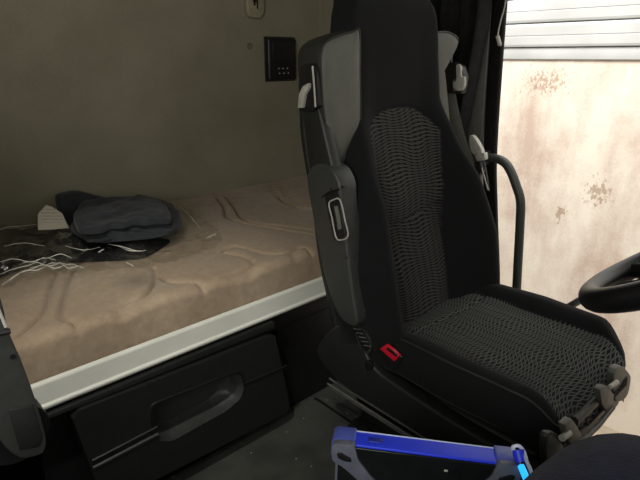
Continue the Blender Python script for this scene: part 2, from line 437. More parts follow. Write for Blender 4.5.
# upper drawer front ends at the split line; the grip recess spans the split, so both panels share one drawer front
outer_all = [tuple(dpt(u, v).yz) for u, v in ((71, 414), (275, 334), (291, 411), (105, 506))]
def front(bm):
    h = resample(hole, 96, hc); o = resample(outer_all, 96, hc)
    plate_with_hole(bm, o, h, -.990, -.958)
def dloc(bm_fn): return bm_fn
bobj('drawer_front', dr, M['plastic_dark'], front, False)
def split_line(bm):
    p, q = dpt(*SEG[0]), dpt(*SEG[1])
    tube(bm, [p+Vector((.0005, 0, 0)), q+Vector((.0005, 0, 0))], .0035, 6)
for SEG in (((92, 461), (157, 427)), ((243, 384), (286, 366))): bobj('seam', dr, M['plastic_black'], split_line)
def grip(bm):
    # hollow scooped pocket behind the hole: back wall slopes in
    h = resample(hole, 96, hc); c = Vector(hc)
    loops = [[bm.verts.new((x, c.x+(p[0]-c.x)*s, c.y+(p[1]-c.y)*s)) for p in h] for x, s in ((-.957, 1.0), (-.966, .985), (-.998, .90), (-1.012, .72))]
    for A, B in zip(loops, loops[1:]):
        for k in range(96): bm.faces.new((A[k], A[(k+1) % 96], B[(k+1) % 96], B[k]))
    bm.faces.new(loops[-1])
bobj('handle_recess', dr, M['plastic_mid'], grip)
def lip(bm):
    pts = [dpt(u, v) for u, v in ((151, 413), (152, 406), (160, 401), (196, 387), (232, 373), (241, 373), (244, 384))]
    tube(bm, smooth_path(pts, 5), .0028, 8)
bobj('grip_lip', dr, M['plastic_black'], lip)
bobj('plinth_stripe', dr, M['plastic_mid'], lambda bm: tube(bm, [dpt(93, 468), dpt(158, 434)], .004, 6))

# mattress with quilted grooves
Q = [
 [(60, 262), (52, 280), (47, 300), (38, 316), (15, 336)],
 [(78, 262), (70, 276), (64, 296), (60, 314), (66, 320), (84, 318), (104, 312), (126, 302), (142, 295), (150, 287), (155, 277), (154, 266)],
 [(156, 269), (165, 279), (185, 281), (205, 280), (228, 272), (249, 264), (252, 260), (240, 254), (218, 251)],
 [(222, 250), (234, 245), (252, 249), (270, 253), (288, 252), (300, 247), (314, 249)],
 [(216, 196), (224, 206), (226, 216), (240, 222), (262, 226), (314, 234)],
 [(226, 196), (234, 206), (240, 216), (250, 221), (270, 224), (314, 229)],
 [(268, 184), (276, 194), (286, 203), (300, 207), (316, 208)],
 [(276, 182), (286, 193), (296, 201), (316, 203)],
 [(318, 226), (345, 222)], [(316, 203), (345, 196)],
]
grooves = []
for q in Q:
    pl = smooth_path([at(u, v, 'z', .5) for u, v in q], 6)
    grooves.append([(p.x, p.y) for p in pl])
def seg_d(px, py, a, b):
    ax, ay = a; bx, by = b; dx, dy = bx-ax, by-ay; L = dx*dx+dy*dy
    t = 0 if L == 0 else max(0, min(1, ((px-ax)*dx+(py-ay)*dy)/L))
    return math.hypot(px-ax-t*dx, py-ay-t*dy)
def groove_h(x, y):
    d = 9
    for g in grooves:
        for a, b in zip(g, g[1:]):
            if abs(x-a[0]) < .12 and abs(y-a[1]) < .12:
                d = min(d, seg_d(x, y, a, b))
    if d > .1: return 0
    return (-.012*math.exp(-(d/.0045)**2)-.0032*math.exp(-(d/.018)**2))*sstep(-1.012, -1.035, x) if x > -1.035 else -.012*math.exp(-(d/.0045)**2)-.0032*math.exp(-(d/.018)**2)
def mat_top(x, y):
    e = -.98-x
    h = .5+groove_h(x, y)+.004*noise.noise((x*5, y*5, 3))+.0015*noise.noise((x*22, y*22, 1))
    return h
def mattress():
    x0, x1, y0, y1 = XB+.006, -.997, Y0+.01, Y1-.01
    # profile across x: top then rounded front edge then front face
    bm = bmesh.new(); xs = [x0+(x1-.03-x0)*i/160 for i in range(161)]
    ys = []
    y = y0
    while y < y1-1e-6:
        ys.append(y); y += .005 if y > .1 and y < 1.2 else .02
    ys.append(y1)
    R = []
    for y in ys:
        row = [Vector((x0, y, .36))]
        for x in xs: row.append(Vector((x, y, mat_top(x, y))))
        zt = mat_top(xs[-1], y)
        for k in range(1, 9):
            a = k/8*PI/2; row.append(Vector((x1-.03+.03*math.sin(a), y, zt-.022*(1-math.cos(a)))))
        wob = .003*noise.noise((y*9, 4, 2))
        for k in range(1, 9):
            zz = zt-.022-(zt-.022-.362)*k/8; row.append(Vector((x1+.003*math.sin(PI*k/8)+wob+.0012*noise.noise((y*40, zz*60, 5)), y, zz)))
        R.append([bm.verts.new(p) for p in row])
    for i in range(len(R)-1):
        for k in range(len(R[0])-1): bm.faces.new((R[i][k], R[i+1][k], R[i+1][k+1], R[i][k+1]))
        bm.faces.new((R[i][-1], R[i+1][-1], R[i+1][0], R[i][0]))
    bm.faces.new(R[0]); bm.faces.new(R[-1][::-1])
    return tag(obj('mattress', bm, M['mattress']), 'beige velour mattress with quilted grooves lying on the bunk', 'mattress')
mattress()

# ------------------------------------------------------------------ driver's seat (built about its own base point, +x is forward)
SB = Vector((-.52, 1.04, 0))
xf_tab = [(.30, -.690), (.39, -.720), (.60, -.770), (.85, -.828), (1.08, -.842), (1.22, -.855)]
hw_tab = [(.30, .235), (.42, .262), (.55, .268), (.70, .243), (.82, .205), (.90, .184), (1.03, .184), (1.08, .177), (1.12, .163), (1.16, .128), (1.19, .07)]
b_tab = [(.30, .070), (.42, .102), (.55, .110), (.68, .088), (.80, .045), (.90, .010), (1.0, .002), (1.2, 0)]
def back_front(s, z):
    """front surface x (world) at lateral fraction s and height z"""
    xf = lerp_tab(xf_tab, z); b = lerp_tab(b_tab, z); a = abs(s)
    bump = sstep(.42, .80, a)
    x = xf+b*bump
    th = .10
    # side rounding
    k = max(0, (a-.80)/.20); x -= (b+.045)*(1-math.sqrt(max(0, 1-k**2.2)))
    # headrest crown
    x -= .04*sstep(1.10, 1.19, z)
    # seat-back patch outline groove, middle seam
    return x
def make_seat(name, label, loc_, full=True, flip=1, yc=None):
    root = thing(name, label, 'seat', loc_)
    off = SB
    def put(nm, mat, fn, parent=None, smooth=True):
        bm = bmesh.new(); fn(bm); bmesh.ops.translate(bm, vec=-off, verts=bm.verts)
        if flip < 0: bmesh.ops.scale(bm, vec=(1, -1, 1), verts=bm.verts)
        return obj(nm, bm, mat, parent or root, smooth)
    yc = SB.y
    # backrest --------------------------------------------------
    NS, NZ = 96, 190
    rings = []; dat = []
    for i in range(NZ+1):
        z = .305+(1.19-.305)*i/NZ
        hw = lerp_tab(hw_tab, z); ring = []; dr_ = []
        pw = .152-.022*sstep(.75, .42, z) if False else lerp_tab([(.3, .108), (.45, .116), (.7, .130), (.85, .136), (1, .136)], z)
        ztop = .880
        for k in range(NS+1):
            s = -1+2*k/NS; x = back_front(s, z); y = s*hw
            arch = ztop-.062*abs(y/pw)**3.2 if abs(y) < pw*1.05 else 0
            dm = min(pw-abs(y), arch-z)          # >0 inside the patch
            m = sstep(-.001, .002, dm)
            g = -.0045*math.exp(-(dm/.005)**2)
            zs = .612-.02*(y/.15)**2*0+.018*y/.15
            if dm > 0: g += -.009*math.exp(-((z-zs)/.006)**2)-.010*sstep(zs+.07, zs, z)*sstep(zs-.12, zs, z)+.006*sstep(0, .05, dm)
            g += .002*noise.noise((y*9, z*9, 0))
            ring.append((x+g, yc+y, z)); dr_.append((y, z, m))
        back = lerp_tab(xf_tab, z)-.105+.03*sstep(.85, 1, z)
        for k in range(1, 12):
            s = 1-2*k/12; ring.append((back+.02*abs(s)**4, yc+s*hw*.97, z)); dr_.append((0, 0, 0))
        rings.append(ring); dat.append(dr_)
    # reading order: the ring closes from s=+1 round the back to s=-1
    bm, R = loft(rings)
    bmesh.ops.translate(bm, vec=-off, verts=bm.verts)
    if flip < 0: bmesh.ops.scale(bm, vec=(1, -1, 1), verts=bm.verts)
    bm.verts.index_update()
    br = obj('backrest', bm, M['weave_back'], root)
    flat = [d for r in dat for d in r]
    for nm, j in (('pu', 0), ('pv', 1), ('mask', 2)):
        a = br.data.attributes.new(nm, 'FLOAT', 'POINT'); a.data.foreach_set('value', [d[j] for d in flat])
    # rear shell
    def shell(bm):
        rr = []
        for i in range(24):
            z = .28+(1.0-.28)*i/23; hw = min(lerp_tab(hw_tab, z)+.01, .255) if z < .8 else .235
            hw = lerp_tab([(.28, .235), (.5, .25), (.75, .245), (.95, .240), (.98, .23), (1.0, .20)], z)
            xb = lerp_tab(xf_tab, z)
            rr.append([(p[0], yc+p[1], z) for p in round_poly([(xb-.085, -hw), (xb-.085, hw), (xb-.125, hw*.9), (xb-.125, -hw*.9)], .03, 4)])
        b, _ = loft(rr); merge(bm, b)
    put('rear_shell', M['plastic_dark'], shell)
    # shoulder wings ---------------------------------------------
    def wing(sgn):
        X = -.815 if sgn > 0 else -.875
        def fp(u, v): p = at(u, v, 'x', X); return (p.y-yc, p.z)
        face = [fp(*q) for q in ((319, 66), (320, 50), (325, 41), (338, 35), (352, 31), (358, 31), (358.5, 70), (358, 130), (347, 150), (336, 168), (329, 150), (322, 112))]
        if sgn < 0: face = [(-f[0], f[1]) for f in (fp(*q) for q in ((428, 34), (436, 32), (445, 31.5), (453, 35), (457, 40), (454, 45), (447, 47), (442, 55), (439.5, 72), (437.5, 92), (440, 112), (448, 132), (438, 135), (428, 110), (428, 70)))]
        def lean(z): return .16*(z-1.0)*-1
        def body(bm):
            F = [Vector((p[0], p[1], 0)) for p in face]
            sm = smooth_path([(p.x, p.y, 0) for p in F], 4, True)
            c = Vector((sum(p.x for p in sm)/len(sm), sum(p.y for p in sm)/len(sm), 0))
            rr = []
            for d, s in ((-.001, .93), (.003, .985), (.002, 1.0), (-.004, 1.01), (-.03, 1.01), (-.055, .99), (-.070, .93)):
                rr.append([(X+d-(.35*max(0, 0)), yc+sgn*(c.x+(p.x-c.x)*s), c.y+(p.y-c.y)*s) for p in sm])
            b, _ = loft(rr); merge(bm, b)
        w = put('shoulder_wing', M['leather_dark'], body)
        if sgn > 0:
            w['label'] = 'shoulder wing with grey leatherette front, lever in its dark side'
        def facep(bm):
            sm = smooth_path([(p[0], p[1], 0) for p in face], 4, True)
            c = Vector((sum(p.x for p in sm)/len(sm), sum(p.y for p in sm)/len(sm), 0)); rr = []
            for d, s in ((.0035, .985), (.0065, .94), (.010, .82), (.011, .5), (.0112, .05)):
                rr.append([(X+d, yc+sgn*(c.x+(p.x-c.x)*s), c.y+(p.y-c.y)*s) for p in sm])
            b, _ = loft(rr); merge(bm, b)
        put('pad_face', M['leather_grey'], facep, w)
        def pip(bm):
            sm = smooth_path([(p[0], p[1], 0) for p in face], 4, True)
            c = Vector((sum(p.x for p in sm)/len(sm), sum(p.y for p in sm)/len(sm), 0))
            tube(bm, [(X+.005, yc+sgn*(c.x+(p.x-c.x)*.99), c.y+(p.y-c.y)*.99) for p in sm], .0022, 6, True)
        put('piping', M['leather_dark'], pip, w)
        return w
    # sgn=+1 builds the wing on the -y side (cabin centre), -1 mirrors it to the door side
    w1 = wing(1); w2 = wing(-1)
    # lever in the inner wing's side
    def wy(u, v, y=.752): p = at(u, v, 'y', y); return p
    def socket(bm):
        prism(bm, [wy(u, v) for u, v in ((299, 68), (304, 64), (314, 63), (317, 72), (318, 106), (312, 111), (300, 111))], (0, .02, 0), .002)
    put('lever_recess', M['plastic_black'], socket, w1)
    put('lever', M['plastic_light'], lambda bm: prism(bm, [wy(u, v, .744) for u, v in ((297.5, 108), (298.5, 94), (302.5, 86), (308, 83), (308, 88), (304, 95), (302, 108))], (0, .012, 0), .0015), w1)
    put('lever_trim', M['plastic_light'], lambda bm: tube(bm, [wy(312.5, 66, .746), wy(314, 84, .746), wy(315.5, 107, .746)], .0020, 6), w1)
    # lower web linking wing and armrest
    def web(bm):
        prism(bm, [wy(u, v, .765) for u, v in ((301, 104), (318, 104), (324, 130), (334, 172), (325, 185), (309, 172))], (0, .03, 0), .008, 3)
    put('wing_bracket', M['plastic_dark'], web)
    # folded-up armrest ------------------------------------------
    ay = .757
    arm_out = [(306.5, 184), (308, 171), (315, 164), (325, 164.5), (334, 172), (340, 186), (341, 200), (346, 240), (352, 290), (357, 322), (352, 327), (341, 320), (332, 303), (322, 268), (313, 222)]
    def arm(bm):
        P = [wy(u, v, ay) for u, v in arm_out]; P = smooth_path(P, 3, True)
        prism(bm, P, (0, .052, 0), .011, 4)
    ar = put('armrest', M['plastic_mid'], arm)
    # dark control window let into the armrest's front-inner face
    def quad_on(u0, v0, u1, v1, lean=3): return [(u0, v0), (u1, v0), (u1+lean, v1), (u0+lean, v1)]
    put('control_recess', M['plastic_black'], lambda bm: prism(bm, [wy(u, v, ay-.001) for u, v in ((324, 194), (338, 190), (345, 235), (341, 242), (333, 240))], (0, .01, 0), .002), ar)
    put('control_rim', M['plastic_light'], lambda bm: tube(bm, smooth_path([wy(u, v, ay-.004) for u, v in ((329, 204), (333, 200), (340, 200), (345, 220), (348, 236), (341, 240), (336, 237), (332, 218))], 4, True), .0017, 6, True), ar)
    put('control_slider', M['plastic_grey'], lambda bm: tube(bm, [wy(336, 206, ay-.004), wy(338.5, 218, ay-.004), wy(340, 229, ay-.004)], .005, 8), ar)
    put('armrest_joint', M['plastic_black'], lambda bm: tube(bm, [wy(322, 197, ay-.001), wy(329, 192, ay-.002), wy(340, 189, ay-.001)], .0018, 6), ar)
    for u, v in ((346, 258), (331, 189), (342, 187)):
        p = wy(u, v, ay-.0005)
        put('screw', M['plastic_black'], lambda bm: tube(bm, [p, p+Vector((0, .004, 0))], .003, 10), ar)
    # cushion ----------------------------------------------------
    NX, NY = 120, 100
    cx0, cx1 = -.735, -.262
    def cush_hw(x):
        f = (x-cx0)/(cx1-cx0); return lerp_tab([(0, .205), (.15, .235), (.5, .245), (.8, .238), (.93, .205), (1, .15)], f)
    rings = []; dat = []
    for i in range(NX+1):
        f = i/NX; x = cx0+(cx1-cx0)*(1-(1-f)**1.0); hw = cush_hw(x); ring = []; dd = []
        zc_ = .372+.008*math.sin(PI*f)-.052*(max(0, (f-.80)/.20))**2.2-.012*sstep(.25, 0, f)
        bo = .040*sstep(0, .15, f)*(1-sstep(.80, 1, f)*.75)
        pw = .160
        for k in range(NY+1):
            s = -1+2*k/NY; a = abs(s); y = s*hw
            z = zc_+bo*sstep(.55, .80, a)
            kk = max(0, (a-.82)/.18); z -= .075*(1-math.sqrt(max(0, 1-kk**2.3)))
            dm = pw-abs(y)
            m = sstep(-.001, .002, dm)*sstep(1.0, .985, f)
            z += -.005*math.exp(-(dm/.005)**2)
            seam = -.648+.012*(y/.16)
            if dm > 0: z += -.008*math.exp(-((x-seam)/.006)**2)+.006*sstep(0, .04, dm)
            z += .002*noise.noise((x*10, y*10, 7))
            ring.append((x+.006*math.cos(s*PI/2)*f**6, yc+y, z)); dd.append((y, x, m))
        zb = .300+.022*sstep(.8, 1, f)
        for k in range(1, 14):
            s = 1-2*k/14; ring.append((x-.02*f**8, yc+s*hw*.93, zb-.0)); dd.append((0, 0, 0))
        rings.append(ring); dat.append(dd)
    bm, R = loft(rings); bmesh.ops.translate(bm, vec=-off, verts=bm.verts)
    if flip < 0: bmesh.ops.scale(bm, vec=(1, -1, 1), verts=bm.verts)
    cu = obj('cushion', bm, M['weave_seat'], root)
    flat = [d for r in dat for d in r]
    for nm, j in (('pu', 0), ('pv', 1), ('mask', 2)):
        a = cu.data.attributes.new(nm, 'FLOAT', 'POINT'); a.data.foreach_set('value', [d[j] for d in flat])
    for kk in (5, NY-5):
        put('piping', M['leather_dark'], lambda bm: tube(bm, [Vector(rings[i][kk])+Vector((0, 0, .0008)) for i in range(8, NX-3, 3)], .0024, 6), cu)
    # plastic side cover with the recliner head -------------------
    def side(bm, y0, t):
        pts = [(-.86, .30), (-.82, .36), (-.775, .400), (-.735, .405), (-.700, .365), (-.665, .330), (-.60, .318), (-.45, .305), (-.30, .300), (-.272, .285), (-.275, .250), (-.32, .235), (-.50, .228), (-.70, .232), (-.79, .240), (-.85, .27)]
        P = smooth_path([(x, y0, z) for x, z in pts], 3, True); prism(bm, P, (0, t, 0), .006, 3)
    sc_ = put('side_cover', M['plastic_dark'], lambda bm: side(bm, yc-.248, .035))
    put('side_cover', M['plastic_dark'], lambda bm: prism(bm, [(x, yc+.205, z) for x, z in ((-.80, .24), (-.80, .32), (-.42, .30), (-.46, .24))], (0, .03, 0), .006, 3))
    sy = yc-.249
    def oval(bm, u, v, rx, rz, t, tilt=.5, y=None, n=28):
        c = at(u, v, 'y', y or sy); P = []
        for k in range(n):
            a = 2*PI*k/n; x = rx*math.cos(a); z = rz*math.sin(a)
            P.append(c+Vector((x*math.cos(tilt)+z*math.sin(tilt), 0, -x*math.sin(tilt)+z*math.cos(tilt))))
        prism(bm, P, (0, t, 0), .0015)
    put('recliner_bezel', M['plastic_mid'], lambda bm: oval(bm, 362, 338, .020, .038, .012, -.45, sy-.006), sc_)
    put('recliner_grip', M['plastic_black'], lambda bm: oval(bm, 362, 338, .015, .032, .012, -.45, sy-.010), sc_)
    def glint(bm):
        for k in range(5):
            c = at(357+k*2.6, 329+k*4.2, 'y', sy-.0115)
            tube(bm, [c+Vector((-.010, 0, -.003)), c+Vector((.010, 0, .003))], .0013, 6)
    put('grip_rib_glint', M['plastic_grey'], glint, sc_)  # ribs in lighter grey, their glint put into the colour
    put('side_knob', M['plastic_black'], lambda bm: oval(bm, 368, 366, .011, .013, .008, 0, sy-.005), sc_)
    # seat pan, suspension bellows and base
    put('seat_pan', M['plastic_dark'], lambda bm: box(bm, (-.80, yc-.205, .225), (-.300, yc+.195, .300), .012))
    put('front_fascia', M['plastic_dark'], lambda bm: box(bm, (-.305, yc-.20, .255), (-.266, yc+.135, .318), .008))
    def bellows(bm):
        rr = []; nf = 5
        for i in range(nf*6+1):
            z = .050+.178*i/(nf*6); w = .012*abs(math.sin(PI*i/6)); ins = .045*(1-i/(nf*6))
            hx0, hx1, hy = -.80+ins-w, -.31-ins*.6+w, .195-ins+w
            rr.append([(p[0], yc+p[1], z) for p in round_poly([(hx0, -hy), (hx1, -hy), (hx1, hy), (hx0, hy)], .03, 4)])
        b, _ = loft(rr); merge(bm, b)
    put('bellows', M['rubber'], bellows)
    put('base_plate', M['plastic_black'], lambda bm: box(bm, (-.82, yc-.17, .0), (-.32, yc+.17, .052), .008))
    def runner(bm):
        for dz, dy in ((.212, -.230), (.199, -.236), (.184, -.228)):
            tube(bm, [(-.83, yc+dy, dz+.004), (-.55, yc+dy, dz), (-.34, yc+dy, dz)], .0028, 8)
    put('seat_runner', M['plastic_grey'], runner)
    # front adjustment frame: two brackets, a pull bar, a lower lip, an end cap
    X = -.247
    def fy(u, v, x=X): return at(u+2, v+2, 'x', x)
    def bracket(uvs):
        return lambda bm: prism(bm, [fy(*q) for q in uvs], (-.012, 0, 0), .0012, 2)
    put('front_bracket', M['plastic_grey'], bracket(((563, 423), (570, 417), (575, 424), (580, 433), (577, 441), (571, 445), (566, 438))))
    put('front_bracket', M['plastic_grey'], bracket(((598, 388), (602, 384), (607, 385), (612, 393), (611, 404), (605, 410), (600, 402))))
    put('pull_bar', M['plastic_mid'], lambda bm: tube(bm, [fy(572, 420, X-.012), fy(602, 391, X-.012)], .011, 12, sx=.7))
    put('lower_lip', M['plastic_grey'], lambda bm: tube(bm, [fy(564, 450), fy(576, 443), fy(596, 424), (fy(611, 405))], .005, 10))
    put('adjuster_button', M['plastic_light'], lambda bm: tube(bm, [fy(560, 436), fy(567, 431)], .006, 10))
    put('adjuster_button', M['plastic_light'], lambda bm: tube(bm, [fy(608, 385), fy(615, 380)], .005, 10))
    put('end_cap', M['plastic_grey'], lambda bm: prism(bm, smooth_path([fy(*q, x=-.262) for q in ((612, 372), (619, 364), (627, 371), (629, 377), (626, 392), (620, 399), (613, 397))], 3, True), (-.014, 0, 0), .002, 3))
    put('end_cap', M['plastic_mid'], lambda bm: prism(bm, smooth_path([fy(*q, x=-.262) for q in ((545, 436), (552, 431), (559, 436), (562, 452), (557, 462), (546, 466))], 3, True), (-.014, 0, 0), .004, 3))
    def front_skirt(bm):
        for i in range(4):
            z = .262-.022*i; xx = -.268-.014*i
            box(bm, (xx-.03, yc-.19+.012*i, z-.0115), (xx, yc+.12-.03*i, z+.0115), .006, 2)
    put('front_skirt', M['plastic_mid'], front_skirt)
    return root, put
drv, put = make_seat('driver_seat', 'black truck seat with wavy woven centre panels and grey shoulder wings, facing the steering wheel', SB)
# seat belt buckle on the inner side of the cushion
def q3(u, v, y): return at(u, v, 'y', y)
bu = put('belt_buckle', M['plastic_black'], lambda bm: prism(bm, [q3(u, v, .80) for u, v in ((376, 352), (384, 344), (402, 357), (398, 368), (392, 372))], (0, .022, 0), .004, 3))
bu['label'] = 'black seat belt buckle with red release button'
def redb(bm):
    prism(bm, [q3(u, v, .794) for u, v in ((379, 349), (386, 344.5), (399, 356), (394, 362))], (0, .010, 0), .0025, 3)
put('release_button', M['red'], redb, bu)
put('button_slot', M['plastic_black'], lambda bm: prism(bm, [q3(u, v, .7925) for u, v in ((388, 347.5), (397.5, 355.5), (396, 357), (386, 349))], (0, .004, 0), 0), bu)

# passenger seat: the photographer's own seat, mirrored; its folded-up armrest shows at the left edge
ps = thing('passenger_seat', 'passenger seat whose upright grey plastic armrest shows at the bottom left of the bunk', 'seat', (-.72, -.16, 0))
def pw(nm, mat, fn, parent=None):
    bm = bmesh.new(); fn(bm); bmesh.ops.translate(bm, vec=-Vector(ps.location), verts=bm.verts); return obj(nm, bm, mat, parent or ps)
def pp(u, v, x=-.70): return at(u, v, 'x', x)
pa = pw('armrest', M['plastic_mid'], lambda bm: prism(bm, smooth_path([pp(*q) for q in ((-14, 296), (-3, 292), (3, 306), (9, 332), (22, 362), (35, 398), (43, 425), (46.5, 440), (45, 450), (40, 455), (20, 458), (0, 440), (-14, 400))], 3, True), (-.05, 0, 0), .010, 4))
pw('joint_cover', M['plastic_dark'], lambda bm: prism(bm, round3([pp(*q, x=-.697) for q in ((9, 410), (33, 405), (44, 440), (40, 449), (21, 452))]), (-.01, 0, 0), .002), pa) if False else None
def jc(bm):
    prism(bm, [pp(*q, x=-.697) for q in ((9, 410), (33, 405), (43, 438), (39, 448), (20, 451))], (-.01, 0, 0), .002)
pw('joint_cover', M['plastic_dark'], jc, pa)
def ph(bm):
    p = pp(13, 357, -.698); tube(bm, [p, p+Vector((-.006, 0, 0))], .0035, 12)
pw('pin_hole', M['plastic_black'], ph, pa)
pw('armrest_band', M['plastic_black'], lambda bm: tube(bm, [pp(-4, 334, -.699), pp(10, 331, -.699)], .004, 8), pa)
pw('latch', M['plastic_light'], lambda bm: tube(bm, [pp(-2, 308, -.699), pp(6, 327, -.699)], .002, 8), pa)
pw('armrest_pivot', M['plastic_black'], lambda bm: tube(bm, [pp(22, 446, -.70)+Vector((-.07, 0, 0)), pp(22, 446, -.70)+Vector((-.03, 0, 0))], .045, 24), pa)
def pback(bm):
    rr = []
    for i in range(20):
        z = .36+.72*i/19; hw = lerp_tab([(.36, .22), (.6, .235), (.8, .20), (.95, .17), (1.08, .12)], z); x = -.70-.14*(z-.36)
        rr.append([(p[0], -.21+p[1], z) for p in round_poly([(x, -hw), (x, hw), (x-.12, hw), (x-.12, -hw)], .04, 4)])
    b, _ = loft(rr); merge(bm, b)
pw('backrest', M['black_fabric'], pback)
def pcush(bm): box(bm, (-.72, -.45, .26), (-.22, .03, .37), .05, 5)
pw('cushion', M['black_fabric'], pcush)
pw('base', M['plastic_black'], lambda bm: box(bm, (-.68, -.38, 0), (-.30, -.03, .27), .02))

# ------------------------------------------------------------------ seat belt on the door side
sb = thing('seat_belt', 'grey seat belt hanging from its guide between the driver seat and the curtain', 'seat belt', (-.88, 1.50, 0))
def sw(nm, mat, fn, parent=None, smooth=True):
    bm = bmesh.new(); fn(bm); bmesh.ops.translate(bm, vec=-Vector(sb.location), verts=bm.verts); return obj(nm, bm, mat, parent or sb, smooth)
def sp(u, v, y=1.47): return at(u, v, 'y', y)
def web_strip(bm, pts, hw, t=.0016, up=(0, 1, 0)):
    tube(bm, smooth_path(pts, 6), [t]*(6*(len(pts)-1)+1), 8, sx=hw/t, up=up)
gd = sw('belt_guide', M['plastic_black'], lambda bm: prism(bm, [sp(*q, y=1.455) for q in ((443, 64), (452, 62), (461, 66), (464, 78), (461, 94), (444, 93))], (0, .03, 0), .004))
sw('guide_loop', M['plastic_light'], lambda bm: prism(bm, smooth_path([sp(*q, y=1.448) for q in ((456, 65), (460, 66), (461, 76), (464, 77), (464, 86), (460, 91), (454, 89), (453, 82), (456, 80))], 3, True), (0, .012, 0), .002), gd)
sw('tongue', M['plastic_grey'], lambda bm: prism(bm, [sp(*q, y=1.449) for q in ((452, 80), (455, 79), (457, 90), (453, 92))], (0, .01, 0), .002), gd)
sw('guide_arm', M['steel'], lambda bm: tube(bm, [sp(452, 47, 1.47), sp(451, 64, 1.47)], .004, 8), gd)
sw('webbing', M['webbing'], lambda bm: web_strip(bm, [sp(449, 92), sp(453, 112), sp(460, 140), sp(467, 160), sp(472, 185, 1.44), sp(478, 225, 1.42), sp(480, 290, 1.40)], .022))
sw('webbing', M['webbing'], lambda bm: web_strip(bm, [sp(443, 92, 1.44), sp(444, 110, 1.42), sp(450, 128, 1.40)], .006))
hb = sw('height_adjuster', M['plastic_light'], lambda bm: prism(bm, smooth_path([sp(*q, y=1.52) for q in ((469, 137), (473, 136), (479, 145), (482, 153), (479, 156), (471, 152))], 3, True), (0, .02, 0), .003))
sw('adjuster_ring', M['plastic_light'], lambda bm: prism(bm, [sp(*q, y=1.515) for q in ((474, 155), (484, 152.5), (485, 160), (477, 162))], (0, .022, 0), .003), hb)
sw('adjuster_clip', M['plastic_black'], lambda bm: prism(bm, [sp(*q, y=1.51) for q in ((472, 162), (480, 161), (482, 172), (476, 177), (471, 171))], (0, .03, 0), .004), hb)
sw('stalk', M['plastic_light'], lambda bm: tube(bm, [sp(480, 162, 1.52), sp(484, 176, 1.51), sp(488, 190, 1.50)], .0025, 8), hb)
sw('stalk', M['plastic_grey'], lambda bm: tube(bm, [sp(484, 160, 1.53), sp(487, 176, 1.53), sp(489, 191, 1.53)], .002, 8), hb)
sw('anchor', M['steel'], lambda bm: prism(bm, [sp(*q, y=1.42) for q in ((476, 284), (484, 283), (484, 296), (477, 296))], (0, .01, 0), .002))

# ------------------------------------------------------------------ curtain at the side window
def curtain():
    rows = []; NU = 90; NV = 60
    # left and right borders down the curtain: (z, x_left, x_right, bunching)
    L = [(.60, -1.03), (.66, -1.04), (.75, -1.06), (.86, -1.085), (1.0, -1.10), (1.2, -1.12), (1.62, -1.20)]
    Rr = [(.60, -.985), (.70, -.975), (.76, -.962), (.86, -.945), (1.0, -.930), (1.1, -.918), (1.2, -.912), (1.62, -.900)]
    for j in range(NV+1):
        z = .60+(1.60-.60)*j/NV; xl = lerp_tab(L, z); xr = lerp_tab(Rr, z); row = []
        for i in range(NU+1):
            s = i/NU; x = xl+(xr-xl)*s
            ph = s*5.2+.5*math.sin(z*3+s*2)+.35*noise.noise((s*3, z*3, 0))
            y = 1.555+.026*math.sin(ph*2*PI*.62)+.012*math.sin(ph*2*PI*1.5+1)+.012*noise.noise((s*6, z*5, 4))
            row.append((x+.006*math.cos(ph*4), y, z))
        rows.append(row)
    bm, _ = loft(rows, False, False)
    ret = bmesh.ops.solidify(bm, geom=bm.faces[:], thickness=.003)
    return bm
cu = thing('curtain', 'black cloth curtain bunched beside the driver door opening', 'curtain', (-1.0, 1.56, 1.6))
bm = curtain(); bmesh.ops.translate(bm, vec=-Vector(cu.location), verts=bm.verts); obj('cloth', bm, M['curtain'], cu)
bm = bmesh.new(); tube(bm, [(-1.25, 1.56, 1.605), (-.80, 1.56, 1.605)], .008, 10); bmesh.ops.translate(bm, vec=-Vector(cu.location), verts=bm.verts); obj('curtain_rail', bm, M['alu'], cu)
def cord(bm):
    pts = [at(u, v, 'y', 1.53) for u, v in ((509, -20), (505, 5), (501, 20), (498, 34), (499, 42), (501, 46))]
    tube(bm, smooth_path(pts, 5), .0022, 8); tube(bm, [at(497.5, 36, 'y', 1.528), at(500, 45, 'y', 1.528)], .006, 8)
bm = bmesh.new(); cord(bm); bmesh.ops.translate(bm, vec=-Vector(cu.location), verts=bm.verts); obj('pull_cord', bm, M['plastic_light'], cu)

# ------------------------------------------------------------------ grab handle in the doorway
gh = thing('grab_handle', 'dark bent tubular grab handle in the door opening beside the driver seat', 'handle', (-.93, YS, .66))
def gfn(bm):
    pts = [at(u, v, 'y', 1.597) for u, v in ((484, 157.5), (496, 158.5), (505, 163), (511, 172), (516, 185), (520.5, 201), (520, 225), (518, 262), (516, 300), (514, 335))]
    pts.append(pts[-1]+Vector((-.02, -.03, -.06))); pts.append(pts[-1]+Vector((-.10, .05, -.02)))
    tube(bm, smooth_path(pts, 6), .0145, 14)
bm = bmesh.new(); gfn(bm); bmesh.ops.translate(bm, vec=-Vector(gh.location), verts=bm.verts); obj('tube', bm, M['plastic_mid'], gh)
bm = bmesh.new(); p = at(488, 157.5, 'y', 1.597); tube(bm, [p+Vector((-.012, 0, 0)), p+Vector((.004, 0, 0))], .024, 18); bmesh.ops.translate(bm, vec=-Vector(gh.location), verts=bm.verts); obj('mount_collar', bm, M['plastic_black'], gh)

